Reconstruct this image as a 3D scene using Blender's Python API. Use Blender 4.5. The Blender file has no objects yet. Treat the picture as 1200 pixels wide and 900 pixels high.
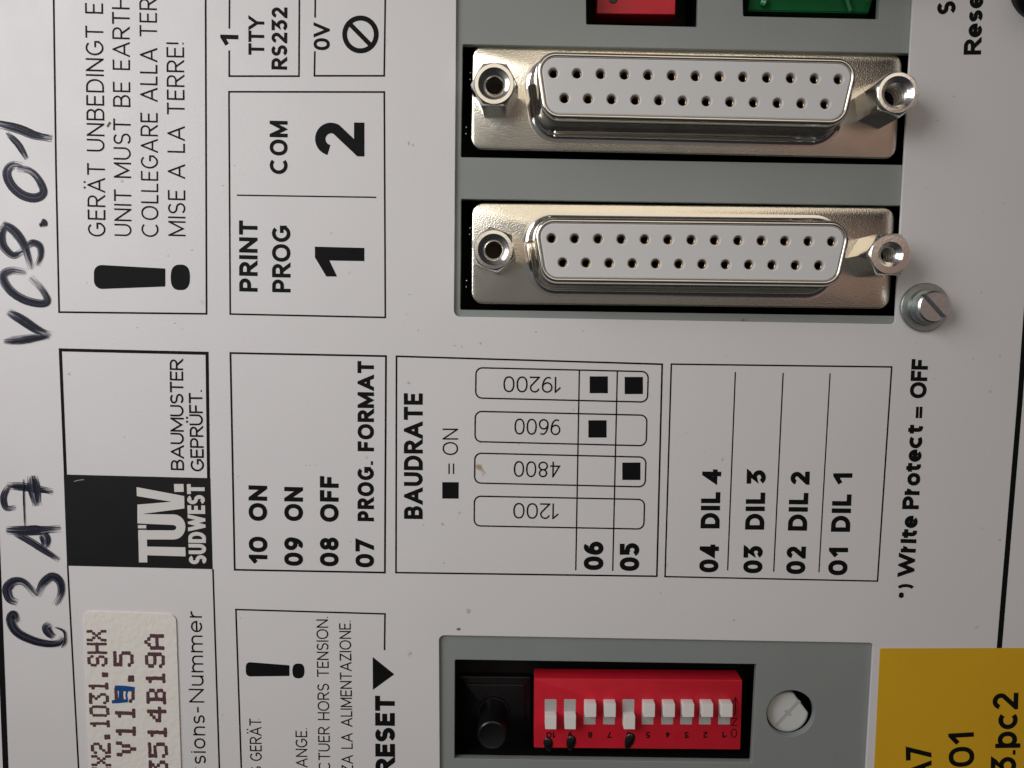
import bpy, bmesh, math, random
from mathutils import Vector, Matrix
random.seed(7)
C = bpy.context.scene.collection
SC = bpy.context.scene
MM = 0.001
# ------------------------------------------------------------------ camera
DIST = 96.0                      # mm from lens to the white overlay (z = 0)
FPX = 890.0                      # focal length in photo pixels (1200 wide)
CAMR = (Matrix.Rotation(math.radians(-4.749), 3, 'X') @ Matrix.Rotation(math.radians(0.568), 3, 'Y')
        @ Matrix.Rotation(math.radians(1.059), 3, 'Z'))
cd = bpy.data.cameras.new('camera'); cam = bpy.data.objects.new('camera', cd); C.objects.link(cam)
cd.sensor_width = 36; cd.sensor_fit = 'HORIZONTAL'; cd.lens = 36 * FPX / 1200
cd.clip_start = 0.002; cd.clip_end = 10
cam.matrix_world = Matrix.Translation((0, 0, DIST * MM)) @ CAMR.to_4x4()
SC.camera = cam
SC.view_settings.view_transform = 'Standard'; SC.view_settings.look = 'None'
SC.view_settings.exposure = 0; SC.view_settings.gamma = 1

# ------------------------------------------------------------------ world: the room round the panel
W = bpy.data.worlds.new('World'); SC.world = W; W.use_nodes = True
nt = W.node_tree; N = nt.nodes; L = nt.links
bg = N['Background']
tc = N.new('ShaderNodeTexCoord')
nrm = N.new('ShaderNodeVectorMath'); nrm.operation = 'NORMALIZE'; L.new(tc.outputs['Generated'], nrm.inputs[0])
def lobe(prev, axis, lo, hi, col):
    a = Vector(axis).normalized()
    d = N.new('ShaderNodeVectorMath'); d.operation = 'DOT_PRODUCT'; L.new(nrm.outputs[0], d.inputs[0]); d.inputs[1].default_value = a
    m = N.new('ShaderNodeMapRange'); m.interpolation_type = 'SMOOTHSTEP'
    L.new(d.outputs['Value'], m.inputs['Value']); m.inputs['From Min'].default_value = lo; m.inputs['From Max'].default_value = hi
    x = N.new('ShaderNodeMix'); x.data_type = 'RGBA'
    L.new(m.outputs[0], x.inputs['Factor']); x.inputs[7].default_value = (*col, 1)
    if isinstance(prev, tuple): x.inputs[6].default_value = (*prev, 1)
    else: L.new(prev, x.inputs[6])
    return x.outputs[2]
c = (0.022, 0.022, 0.025)
c = lobe(c, (-0.55, 0.35, 0.75), 0.35, 0.95, (0.16, 0.16, 0.165))      # pale ceiling on the window side
c = lobe(c, (0.22, 0.44, 1.0), 0.91, 0.968, (0.98, 0.85, 0.73))      # cream wall seen over the top of the hand
c = lobe(c, (-0.06, 0.40, 1.0), 0.935, 0.975, (0.98, 0.87, 0.72))      # the same wall, further along
c = lobe(c, (0.56, -0.06, 1.0), 0.93, 0.985, (0.22, 0.150, 0.13))    # hand holding the phone
c = lobe(c, (0.0, -0.20, 1.0), 0.93, 0.985, (0.13, 0.12, 0.115))      # sleeve below
L.new(c, bg.inputs['Color']); bg.inputs['Strength'].default_value = 1.0
# ------------------------------------------------------------------ lamp: the window, up and to the left
ld = bpy.data.lights.new('window_light', 'AREA'); lo_ = bpy.data.objects.new('window_light', ld); C.objects.link(lo_)
ld.shape = 'RECTANGLE'; ld.size = 0.16; ld.size_y = 0.16; ld.energy = 0.078; ld.color = (1.0, 0.985, 0.985); ld.spread = math.radians(70)
lo_.location = (-0.160, 0.078, 0.120)
lo_.rotation_euler = (Vector((-0.045, 0.010, 0)) - lo_.location).to_track_quat('-Z', 'Y').to_euler()

# ------------------------------------------------------------------ helpers
def P(px, py, z=0.0):
    """photo pixel -> point (mm) on the plane at height z mm"""
    d = CAMR @ Vector(((px - 600) / FPX, -(py - 450) / FPX, -1))
    k = (z - DIST) / d.z
    return Vector((d.x * k, d.y * k, z))
def P2(p, z=0.0):
    v = P(p[0], p[1], z); return Vector((v.x, v.y))
def scale_at(p, z=0.0):
    return ((P2((p[0] + 5, p[1]), z) - P2((p[0] - 5, p[1]), z)).length + (P2((p[0], p[1] + 5), z) - P2((p[0], p[1] - 5), z)).length) / 20
MATS = {}
def mat(name, col, rough=0.5, metal=0.0, spec=0.5, bump=0.0, bscale=800.0, var=0.0, vscale=60.0, coat=0.0, alpha=1.0, specks=False, rvar=0.0, bdist=0.0001):
    m = bpy.data.materials.new(name); m.use_nodes = True; t = m.node_tree; n = t.nodes; l = t.links
    b = n['Principled BSDF']
    b.inputs['Base Color'].default_value = (*col, 1); b.inputs['Roughness'].default_value = rough
    b.inputs['Metallic'].default_value = metal; b.inputs['Specular IOR Level'].default_value = spec
    b.inputs['Coat Weight'].default_value = coat
    tcn = n.new('ShaderNodeTexCoord')
    src = None
    if var:
        ns = n.new('ShaderNodeTexNoise'); ns.inputs['Scale'].default_value = vscale; ns.inputs['Detail'].default_value = 6
        l.new(tcn.outputs['Object'], ns.inputs['Vector'])
        mx = n.new('ShaderNodeMix'); mx.data_type = 'RGBA'
        mx.inputs[6].default_value = (*[x * (1 - var) for x in col], 1); mx.inputs[7].default_value = (*[min(1, x * (1 + var)) for x in col], 1)
        l.new(ns.outputs['Fac'], mx.inputs['Factor']); src = mx.outputs[2]
    if specks:
        for sc_, th, colr, keep in ((420, 0.06, (0.44, 0.41, 0.40), 0.84), (150, 0.02, (0.20, 0.17, 0.15), 0.80)):
            vo = n.new('ShaderNodeTexVoronoi'); vo.inputs['Scale'].default_value = sc_; l.new(tcn.outputs['Object'], vo.inputs['Vector'])
            wob = n.new('ShaderNodeTexNoise'); wob.inputs['Scale'].default_value = 3500; wob.inputs['Detail'].default_value = 2
            l.new(tcn.outputs['Object'], wob.inputs['Vector'])
            ad = n.new('ShaderNodeMath'); ad.operation = 'MULTIPLY_ADD'; l.new(wob.outputs['Fac'], ad.inputs[0]); ad.inputs[1].default_value = 0.12; l.new(vo.outputs['Distance'], ad.inputs[2])
            mr = n.new('ShaderNodeMapRange'); l.new(ad.outputs[0], mr.inputs['Value'])
            mr.inputs['From Min'].default_value = th + 0.05; mr.inputs['From Max'].default_value = th + 0.10
            mr.inputs['To Min'].default_value = 1; mr.inputs['To Max'].default_value = 0
            sx = n.new('ShaderNodeSeparateColor'); l.new(vo.outputs['Color'], sx.inputs[0])
            gt = n.new('ShaderNodeMath'); gt.operation = 'GREATER_THAN'; l.new(sx.outputs[0], gt.inputs[0]); gt.inputs[1].default_value = keep
            mu = n.new('ShaderNodeMath'); mu.operation = 'MULTIPLY'; l.new(mr.outputs[0], mu.inputs[0]); l.new(gt.outputs[0], mu.inputs[1])
            m2 = n.new('ShaderNodeMath'); m2.operation = 'MULTIPLY'; l.new(mu.outputs[0], m2.inputs[0]); l.new(sx.outputs[1], m2.inputs[1])
            mx = n.new('ShaderNodeMix'); mx.data_type = 'RGBA'; l.new(m2.outputs[0], mx.inputs['Factor'])
            if src: l.new(src, mx.inputs[6])
            else: mx.inputs[6].default_value = (*col, 1)
            mx.inputs[7].default_value = (*colr, 1); src = mx.outputs[2]
    if src: l.new(src, b.inputs['Base Color'])
    if rvar:
        nr = n.new('ShaderNodeTexNoise'); nr.inputs['Scale'].default_value = 180; nr.inputs['Detail'].default_value = 5
        l.new(tcn.outputs['Object'], nr.inputs['Vector'])
        mr = n.new('ShaderNodeMapRange'); l.new(nr.outputs['Fac'], mr.inputs['Value'])
        mr.inputs['From Min'].default_value = 0.3; mr.inputs['From Max'].default_value = 0.7
        mr.inputs['To Min'].default_value = rough - rvar; mr.inputs['To Max'].default_value = rough + rvar
        l.new(mr.outputs[0], b.inputs['Roughness'])
    if bump:
        nb = n.new('ShaderNodeTexNoise'); nb.inputs['Scale'].default_value = bscale; nb.inputs['Detail'].default_value = 4
        l.new(tcn.outputs['Object'], nb.inputs['Vector'])
        bp = n.new('ShaderNodeBump'); bp.inputs['Strength'].default_value = bump; bp.inputs['Distance'].default_value = bdist
        l.new(nb.outputs['Fac'], bp.inputs['Height']); l.new(bp.outputs[0], b.inputs['Normal'])
    if alpha < 1: b.inputs['Alpha'].default_value = alpha
    MATS[name] = m; return m
mat('white_overlay', (0.698, 0.689, 0.697), 0.40, spec=0.45, bump=0.16, bscale=2600, var=0.045, vscale=38, specks=True, rvar=0.06)
mat('grey_paint', (0.245, 0.268, 0.260), 0.40, spec=0.5, bump=0.16, bscale=2600, var=0.06, vscale=90, rvar=0.06)
mat('print_black', (0.006, 0.006, 0.0065), 0.6, spec=0.10, var=0.3, vscale=700)
mat('mark_black', (0.010, 0.010, 0.0105), 0.5, spec=0.18, var=0.3, vscale=300)
mat('print_white', (0.66, 0.65, 0.635), 0.5, spec=0.3)
mat('nickel', (0.85, 0.80, 0.68), 0.19, metal=1, bump=0.26, bscale=5200, var=0.06, vscale=500, rvar=0.06)
mat('bright_nickel', (0.78, 0.75, 0.69), 0.11, metal=1, bump=0.10, bscale=1200, rvar=0.05)
mat('post_nickel', (0.88, 0.86, 0.81), 0.19, metal=1, bump=0.15, bscale=2500, rvar=0.08)
mat('zinc', (0.62, 0.65, 0.66), 0.28, metal=1, bump=0.2, bscale=1500, rvar=0.06)
mat('washer_zinc', (0.40, 0.44, 0.43), 0.42, metal=1, bump=0.25, bscale=1500, rvar=0.06)
mat('insulator', (0.68, 0.68, 0.675), 0.38, spec=0.4, var=0.03, vscale=300)
mat('contact_gold', (0.34, 0.21, 0.10), 0.3, metal=1)
mat('hole_black', (0.006, 0.005, 0.005), 0.6, spec=0.2)
mat('bore_shade', (0.05, 0.036, 0.028), 0.6, spec=0.2)
mat('cavity_black', (0.006, 0.006, 0.0065), 0.5, spec=0.25, bump=0.4, bscale=900)
mat('black_plastic', (0.007, 0.007, 0.008), 0.26, spec=0.4, bump=0.15, bscale=900)
mat('ink_black', (0.004, 0.004, 0.004), 0.22, spec=0.5)
mat('red_plastic', (0.56, 0.012, 0.028), 0.40, spec=0.4, bump=0.2, bscale=1800, var=0.16, vscale=420, rvar=0.08)
mat('green_plastic', (0.012, 0.20, 0.055), 0.35, spec=0.5, var=0.12, vscale=300)
mat('white_plastic', (0.78, 0.75, 0.73), 0.4, spec=0.4)
mat('slot_shaded', (0.42, 0.40, 0.39), 0.6, spec=0.2)  # white slot plastic, its shade put into the grey
mat('nylon', (0.60, 0.615, 0.60), 0.45, spec=0.4, bump=0.15, bscale=500, var=0.04, vscale=300)
mat('paper', (0.76, 0.74, 0.685), 0.75, spec=0.15, bump=0.45, bscale=1300, var=0.04, vscale=400, bdist=0.0002)
mat('brown_ink', (0.10, 0.045, 0.055), 0.6, spec=0.2, var=0.4, vscale=1500)
mat('blue_ink', (0.008, 0.075, 0.27), 0.5, spec=0.2, var=0.5, vscale=1500, alpha=0.9)
mat('yellow_film', (0.80, 0.47, 0.018), 0.45, spec=0.4, bump=0.25, bscale=700, var=0.03, vscale=120, alpha=0.80)
mat('pen_dark', (0.010, 0.011, 0.024), 0.5, spec=0.15, alpha=0.85)
mat('pen_mid', (0.035, 0.04, 0.07), 0.55, spec=0.15, alpha=0.55)
mat('pen_pale', (0.10, 0.105, 0.14), 0.55, spec=0.15, alpha=0.42)
mat('stain_ochre', (0.50, 0.33, 0.13), 0.6, spec=0.2, alpha=0.28)
mat('stain_olive', (0.14, 0.11, 0.05), 0.6, spec=0.2, alpha=0.8)
mat('stain_brown', (0.30, 0.13, 0.05), 0.6, spec=0.2, alpha=0.8)
mat('scratch', (0.40, 0.40, 0.39), 0.5, spec=0.2, alpha=0.7)

def empty(name, loc=(0, 0, 0), rz=0.0, label=None, cat=None, group=None):
    o = bpy.data.objects.new(name, None); C.objects.link(o); o.empty_display_size = 0.002
    o.location = Vector(loc) * MM; o.rotation_euler = (0, 0, rz)
    if label: o['label'] = label
    if cat: o['category'] = cat
    if group: o['group'] = group
    return o
def link(name, bm, m, parent=None, smooth=None, label=None):
    me = bpy.data.meshes.new(name)
    bmesh.ops.scale(bm, vec=(MM, MM, MM), verts=bm.verts)
    bm.to_mesh(me); bm.free()
    me.materials.append(MATS[m])
    if smooth is not None:
        me.shade_smooth(); me.set_sharp_from_angle(angle=math.radians(smooth))
    o = bpy.data.objects.new(name, me); C.objects.link(o)
    if parent: o.parent = parent
    if label: o['label'] = label
    return o
def poly(bm, pts, z):
    f = bm.faces.new([bm.verts.new((p[0], p[1], z)) for p in pts])
    f.normal_update()
    if f.normal.z < 0: f.normal_flip()
def clip_y(pts, lo, hi):
    for s, lim in ((1, lo), (-1, hi)):
        out = []
        for i in range(len(pts)):
            a, b = pts[i], pts[(i + 1) % len(pts)]
            ia, ib = s * (a[1] - lim) >= -1e-9, s * (b[1] - lim) >= -1e-9
            if ia: out.append(a)
            if ia != ib:
                k = (lim - a[1]) / (b[1] - a[1]); out.append((a[0] + k * (b[0] - a[0]), lim))
        pts = out
        if len(pts) < 3: return []
    return pts
def ribbon(path, t, e0=0.0, e1=0.0, closed=False, widths=None, lim=0.16):
    """quads of a constant-width band along a polyline, mitred corners"""
    p = [Vector(q) for q in path]
    q = [p[0]]
    for v in p[1:]:
        if (v - q[-1]).length > 1e-6: q.append(v)
    p = q
    if closed and (p[0] - p[-1]).length < 1e-6: p.pop()
    n = len(p)
    if not closed:
        p[0] = p[0] - (p[1] - p[0]).normalized() * e0
        p[-1] = p[-1] + (p[-1] - p[-2]).normalized() * e1
    Ls, Rs = [], []
    for i in range(n):
        w = (widths[i] if widths else t) / 2
        a = p[i] - p[i - 1] if (i or closed) else p[1] - p[0]
        b = p[(i + 1) % n] - p[i] if (i < n - 1 or closed) else p[-1] - p[-2]
        na, nb = Vector((-a.y, a.x)).normalized(), Vector((-b.y, b.x)).normalized()
        m = na + nb
        m = nb.copy() if m.length < 1e-4 else m.normalized()
        k = w / max(m.dot(nb), lim)
        Ls.append(p[i] + m * k); Rs.append(p[i] - m * k)
    return [[tuple(Ls[i]), tuple(Rs[i]), tuple(Rs[(i + 1) % n]), tuple(Ls[(i + 1) % n])] for i in range(n if closed else n - 1)]
def arc(cx, cy, rx, ry, a0, a1, n=None):
    n = n or max(4, int(abs(a1 - a0) / 9))
    return [(cx + rx * math.cos(math.radians(a0 + (a1 - a0) * i / n)), cy + ry * math.sin(math.radians(a0 + (a1 - a0) * i / n))) for i in range(n + 1)]
def oval(cx, cy, rx, ry, p=2.3, n=40):
    o = []
    for i in range(n):
        a = 2 * math.pi * i / n; c_, s_ = math.cos(a), math.sin(a)
        o.append((cx + rx * math.copysign(abs(c_) ** (2 / p), c_), cy + ry * math.copysign(abs(s_) ** (2 / p), s_)))
    return o
XH = 0.70
# glyph: (width / cap height, [(path, cap0, cap1, closed)])   caps: 0 none, 1 reach the edge
def g(w, *st): return (w, st)
def S_(*pts): return (list(pts), 1, 1, False)
def N_(pts, a=0, b=0): return (list(pts), a, b, False)
def O_(pts): return (list(pts), 0, 0, True)
Scurve = arc(.5, .755, .47, .245, 28, 270) + arc(.5, .255, .5, .255, 90, -152)[1:]
GL = {
 'A': g(.86, S_((0, 0), (.5, 1), (1, 0)), N_([(.16, .3), (.84, .3)])),
 'B': g(.70, S_((0, 0), (0, 1)), N_([(0, 1), (.55, 1)] + arc(.55, .765, .38, .235, 90, -90)[1:] + [(0, .53)]), N_([(0, .53), (.58, .53)] + arc(.58, .265, .42, .265, 90, -90)[1:] + [(0, 0)])),
 'C': g(.92, N_(arc(.54, .5, .54, .5, 48, 312))),
 'D': g(.78, S_((0, 0), (0, 1)), N_([(0, 1), (.42, 1)] + arc(.42, .5, .58, .5, 90, -90)[1:] + [(0, 0)])),
 'E': g(.60, S_((1, 1), (0, 1), (0, 0), (1, 0)), N_([(0, .52), (.9, .52)], 0, 1)),
 'F': g(.58, S_((1, 1), (0, 1), (0, 0)), N_([(0, .50), (.88, .50)], 0, 1)),
 'G': g(.84, N_(arc(.52, .5, .52, .5, 46, 330) + [(1, .25), (1, .46), (.56, .46)])),
 'H': g(.74, S_((0, 0), (0, 1)), S_((1, 0), (1, 1)), N_([(0, .5), (1, .5)])),
 'I': g(0, S_((.5, 0), (.5, 1))),
 'L': g(.55, S_((0, 1), (0, 0), (1, 0))),
 'M': g(.92, S_((0, 0), (0, 1), (.5, .12), (1, 1), (1, 0))),
 'N': g(.76, S_((0, 0), (0, 1), (1, 0), (1, 1))),
 'O': g(.90, O_(oval(.5, .5, .5, .5, 2.15, 48))),
 'P': g(.66, S_((0, 0), (0, 1)), N_([(0, 1), (.55, 1)] + arc(.55, .725, .45, .275, 90, -90)[1:] + [(0, .45)])),
 'R': g(.70, S_((0, 0), (0, 1)), N_([(0, 1), (.55, 1)] + arc(.55, .74, .43, .26, 90, -90)[1:] + [(0, .48)]), N_([(.45, .48), (1, 0)], 0, 1)),
 'S': g(.66, N_(Scurve)),
 'T': g(.70, S_((0, 1), (1, 1)), N_([(.5, 1), (.5, 0)], 0, 1)),
 'U': g(.74, S_(*([(0, 1)] + arc(.5, .38, .5, .38, 180, 360, 24) + [(1, 1)]))),
 'V': g(.82, S_((0, 1), (.5, 0), (1, 1))),
 'W': g(1.15, S_((0, 1), (.25, 0), (.5, .9), (.75, 0), (1, 1))),
 'X': g(.76, S_((0, 0), (1, 1)), S_((0, 1), (1, 0))),
 'Y': g(.78, S_((0, 1), (.5, .45), (1, 1)), N_([(.5, .5), (.5, 0)], 0, 1)),
 'Z': g(.70, S_((0, 1), (1, 1), (0, 0), (1, 0))),
 '0': g(.70, O_(oval(.5, .5, .5, .5, 2.3, 44))),
 '1': g(.40, N_([(0, .70), (1, 1), (1, 0)], 0.6, 1)),
 '2': g(.64, N_(arc(.5, .72, .48, .28, 168, -28) + [(0, 0), (1, 0)], 0, 1)),
 '3': g(.64, N_([(.02, 1), (.92, 1), (.42, .60)] + arc(.46, .305, .54, .305, 88, -150), 1, 0)),
 '4': g(.70, N_([(1, .26), (0, .26), (.72, 1), (.72, 0)], 0.8, 1)),
 '5': g(.64, N_([(.92, 1), (.12, 1), (.12, .50)], 1, 0), N_(arc(.43, .32, .57, .32, 126, -152))),
 '6': g(.68, O_(arc(.5, .315, .5, .315, 0, 360, 36)[:-1]), N_(arc(.62, .33, .62, .67, 66, 180))),
 '7': g(.64, N_([(0, 1), (1, 1), (.30, 0)], 1, 1)),
 '8': g(.66, O_(arc(.5, .76, .43, .24, 0, 360, 32)[:-1]), O_(arc(.5, .265, .5, .265, 0, 360, 32)[:-1])),
 '9': g(.68, O_(arc(.5, .685, .5, .315, 0, 360, 36)[:-1]), N_(arc(.38, .67, .62, .67, 246, 360))),
 '!': g(0, N_([(.5, 1), (.5, .30)], 1, 0), N_([(.5, 0), (.5, .02)], .5, .5)),
 '.': g(0, N_([(.5, 0), (.5, .02)], .5, .5)),
 '-': g(.34, S_((0, .42), (1, .42))),
 '=': g(.56, S_((0, .26), (1, .26)), S_((0, .62), (1, .62))),
 '*': g(.34, N_([(.5, 1), (.5, .62)]), N_([(.05, .9), (.95, .72)]), N_([(.05, .72), (.95, .9)])),
 ')': g(.22, N_(arc(-.6, .5, 1.6, .62, -62, 62, 16))),
 'e': g(.62, N_([(.04, XH * .5), (1, XH * .5)] + arc(.5, XH / 2, .5, XH / 2, 0, 318)[1:])),
 's': g(.52, N_([(x, y * XH) for x, y in Scurve])),
 't': g(.44, N_([(.36, 1), (.36, .22)] + arc(.76, .22, .40, .22, 180, 270)[1:] + [(.95, 0)], 0, .5), S_((0, XH), (1, XH))),
 'r': g(.40, S_((0, 0), (0, XH)), N_(arc(.72, XH * .52, .72, XH * .48, 168, 72))),
 'i': g(0, S_((.5, 0), (.5, XH)), N_([(.5, .94), (.5, .96)], .5, .5)),
 'l': g(0, S_((.5, 0), (.5, XH + .06))),
 'o': g(.64, O_(oval(.5, XH / 2, .5, XH / 2, 2.15, 40))),
 'c': g(.68, N_(arc(.54, XH / 2, .54, XH / 2, 48, 312))),
 'n': g(.56, S_((0, 0), (0, XH)), N_([(0, XH * .62)] + arc(.5, XH * .6, .5, XH * .4, 165, 0) + [(1, 0)], 0, 1)),
 'u': g(.56, S_((1, 0), (1, XH)), N_([(0, XH)] + arc(.5, XH * .4, .5, XH * .4, 180, 345), 1, 0)),
 'm': g(.92, S_((0, 0), (0, XH)), N_([(0, XH * .62)] + arc(.25, XH * .65, .25, XH * .35, 165, 0) + [(.5, 0)], 0, 1), N_([(.5, XH * .62)] + arc(.75, XH * .65, .25, XH * .35, 165, 0) + [(1, 0)], 0, 1)),
 'p': g(.64, N_([(0, XH), (0, -.28)], 1, 0), O_(oval(.5, XH / 2, .5, XH / 2, 2.15, 40))),
}
for k_, base in (('Ä', 'A'), ('Ü', 'U')):
    w_, st_ = GL[base]
    GL[k_] = (w_, st_ + (('dot', .28), ('dot', .72)))
def glyph_polys(ch, wk, t):
    w, strokes = GL[ch]
    Wd = t if w == 0 else max(w * wk, t * (2.1 if ch in 'tr15' else 1.25))
    mp = lambda q: (t / 2 + q[0] * (Wd - t), t / 2 + q[1] * (1 - t))
    out = []
    for st in strokes:
        if st[0] == 'dot':
            x = t / 2 + st[1] * (Wd - t); a = t * .55
            out.append([(x - a, 1.10), (x + a, 1.10), (x + a, 1.10 + 2 * a), (x - a, 1.10 + 2 * a)]); continue
        path, c0, c1, cl = st
        pts = [mp(q) for q in path]
        def ext(a, b, cfac):
            if not cfac: return 0
            dx, dy = abs(a[0] - b[0]), abs(a[1] - b[1])
            return t / 2 * cfac if dx > dy or cfac < 1 else t * 1.0
        qs = ribbon(pts, t, 0 if cl else ext(pts[0], pts[1], c0), 0 if cl else ext(pts[-1], pts[-2], c1), cl)
        lo, hi = (-.6 if ch in 'p)' else 0), (1.02 if ch != ')' else 1.3)
        hi = 1.0 if ch != ')' else 1.3
        for q in qs:
            q = clip_y(q, lo, hi)
            if ch in '2Z' and len(q) > 2: q = [(b_, a_) for a_, b_ in clip_y([(b_, a_) for a_, b_ in q], 0, Wd)]
            if len(q) > 2: out.append(q)
    return Wd, out
def layout(s, total, t, sp):
    fixed = var = 0
    for ch in s:
        if ch == ' ': var += .36
        elif GL[ch][0] == 0: fixed += t
        else: var += GL[ch][0]
    gaps = sp * (len(s) - 1)
    return (total - fixed) / (var + gaps) if (var + gaps) > 0 else 1
def text(parent, s, p0, p1, cap, t=.09, sp=.16, m='print_black', z=0.02, name='lettering', label=None, frame=None):
    """line of stroke lettering between two baseline points given in photo pixels"""
    zz = z if frame is None else frame
    A, B = P2(p0, zz), P2(p1, zz)
    mid = ((p0[0] + p1[0]) / 2, (p0[1] + p1[1]) / 2)
    cw = cap * scale_at(mid, zz)
    d = (B - A); Ln = d.length; d.normalize(); u = Vector((-d.y, d.x))
    k = layout(s, Ln / cw, t, sp)
    bm = bmesh.new(); x = 0.0; n = 0
    for ch in s:
        if ch == ' ': x += (.36 + sp) * k; continue
        wd, ps = glyph_polys(ch, k, t)
        for q in ps:
            n += 1
            poly(bm, [A + d * ((x + a) * cw) + u * (b * cw) for a, b in q], zz + 0.0004 * (n % 40))
        x += wd + sp * k
    return link(name, bm, m, parent, label=label)
def band(bm, pts_px, wpx, z=0.02, closed=False, e=True, zoff=0.0):
    pts = [P2(p, z) for p in pts_px]
    w = wpx * scale_at(pts_px[0], z)
    for q in ribbon(pts, w, w / 2 if e else 0, w / 2 if e else 0, closed): poly(bm, q, z + zoff)
def lines(parent, name, paths, wpx=2.0, z=0.02, m='print_black', label=None):
    bm = bmesh.new()
    for i, pth in enumerate(paths):
        cl = False
        if pth[-1] == 'c': cl = True; pth = pth[:-1]
        w = wpx
        if isinstance(pth[0], (int, float)): w = pth[0]; pth = pth[1:]
        band(bm, pth, w, z, cl, True, 0.0005 * i)
    return link(name, bm, m, parent, label=label)
def round_quad(pts, r, n=6):
    """rounded corners on a polygon (any winding), r in the polygon's own unit"""
    pts = [Vector(p) for p in pts]; out = []; N_p = len(pts)
    for i in range(N_p):
        a, b, c_ = pts[i - 1], pts[i], pts[(i + 1) % N_p]
        d0, d1 = (a - b).normalized(), (c_ - b).normalized()
        rr = r[i] if isinstance(r, (list, tuple)) else r
        if rr <= 0: out.append(b); continue
        ang = d0.angle(d1); tl = rr / math.tan(ang / 2)
        s, e = b + d0 * tl, b + d1 * tl
        cen = b + (d0 + d1).normalized() * (rr / math.sin(ang / 2))
        va, vb = s - cen, e - cen
        tot = va.angle_signed(vb) if hasattr(va, 'angle_signed') else 0
        for k in range(n + 1):
            th = -tot * k / n
            out.append(cen + Vector((va.x * math.cos(th) - va.y * math.sin(th), va.x * math.sin(th) + va.y * math.cos(th))))
    return out
def solid_px(parent, name, polys, m='print_black', z=0.02, label=None):
    bm = bmesh.new()
    for i, q in enumerate(polys): poly(bm, [P2(p, z) for p in q], z + 0.0005 * i)
    return link(name, bm, m, parent, label=label)
def sheet(name, outlines, z0, z1, m, parent=None, bevel=0.0, label=None):
    """flat sheet with holes, edges slightly rounded (2D curve filled, then made a mesh); outlines in mm"""
    cu = bpy.data.curves.new(name, 'CURVE'); cu.dimensions = '2D'; cu.fill_mode = 'BOTH'
    cu.extrude = ((z1 - z0) / 2 - bevel) * MM; cu.bevel_depth = bevel * MM; cu.bevel_resolution = 2; cu.offset = -bevel * MM
    for o in outlines:
        s = cu.splines.new('POLY'); s.points.add(len(o) - 1)
        for pnt, q in zip(s.points, o): pnt.co = (q[0] * MM, q[1] * MM, 0, 1)
        s.use_cyclic_u = True
    tmp = bpy.data.objects.new('tmp', cu); C.objects.link(tmp)
    me = bpy.data.meshes.new_from_object(tmp.evaluated_get(bpy.context.evaluated_depsgraph_get()))
    bpy.data.objects.remove(tmp); bpy.data.curves.remove(cu)
    me.name = name
    for v in me.vertices: v.co.z += (z0 + z1) / 2 * MM
    me.materials.clear(); me.materials.append(MATS[m])
    me.shade_smooth(); me.set_sharp_from_angle(angle=math.radians(30))
    o = bpy.data.objects.new(name, me); C.objects.link(o)
    if parent: o.parent = parent
    if label: o['label'] = label
    return o
def loft(bm, loops, cap0=False, cap1=False):
    rows = [[bm.verts.new((p[0], p[1], z)) for p in lp] for lp, z in loops]
    n = len(rows[0])
    for a, b in zip(rows, rows[1:]):
        for i in range(n):
            bm.faces.new((a[i], a[(i + 1) % n], b[(i + 1) % n], b[i]))
    if cap0: bm.faces.new(list(reversed(rows[0])))
    if cap1: bm.faces.new(rows[-1])
def circ(r, n=32, cx=0, cy=0): return [(cx + r * math.cos(2 * math.pi * i / n), cy + r * math.sin(2 * math.pi * i / n)) for i in range(n)]
def rpoly(pts, r, off=0.0, n=6):
    """convex CCW polygon with rounded corners, pushed outwards by off"""
    pts = [Vector(p) for p in pts]; out = []; M = len(pts)
    for i in range(M):
        a, b, c_ = pts[i - 1], pts[i], pts[(i + 1) % M]
        d0, d1 = (b - a).normalized(), (c_ - b).normalized()
        n0, n1 = Vector((d0.y, -d0.x)), Vector((d1.y, -d1.x))
        bis = (n0 + n1).normalized(); cen = b - bis * (r / bis.dot(n0))
        a0 = math.atan2(n0.y, n0.x); a1 = math.atan2(n1.y, n1.x)
        while a1 < a0: a1 += 2 * math.pi
        for k in range(n + 1):
            th = a0 + (a1 - a0) * k / n
            out.append(cen + Vector((math.cos(th), math.sin(th))) * max(r + off, 0.02))
    return out
def rect(w, h, cx=0, cy=0): return [(cx - w / 2, cy - h / 2), (cx + w / 2, cy - h / 2), (cx + w / 2, cy + h / 2), (cx - w / 2, cy + h / 2)]
def block(name, w, h, z0, z1, m, parent, r=0.2, ch=0.12, cx=0, cy=0, pts=None, label=None):
    """box with rounded vertical corners and a rounded front edge"""
    bm = bmesh.new(); q = pts or rect(w, h, cx, cy)
    lp = [(rpoly(q, r), z0), (rpoly(q, r), z1 - ch), (rpoly(q, r, -ch * .3), z1 - ch * .3), (rpoly(q, r, -ch), z1)]
    loft(bm, lp, True, True)
    return link(name, bm, m, parent, smooth=38, label=label)
def frame_of(pxs, z):
    """centre and rotation of a rectangle from four photo corners TL TR BR BL"""
    q = [P2(p, z) for p in pxs]
    c_ = (q[0] + q[1] + q[2] + q[3]) / 4
    d = (q[1] - q[0]) + (q[2] - q[3])
    return c_, math.atan2(d.y, d.x), ((q[1] - q[0]).length + (q[2] - q[3]).length) / 2, ((q[0] - q[3]).length + (q[1] - q[2]).length) / 2

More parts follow.
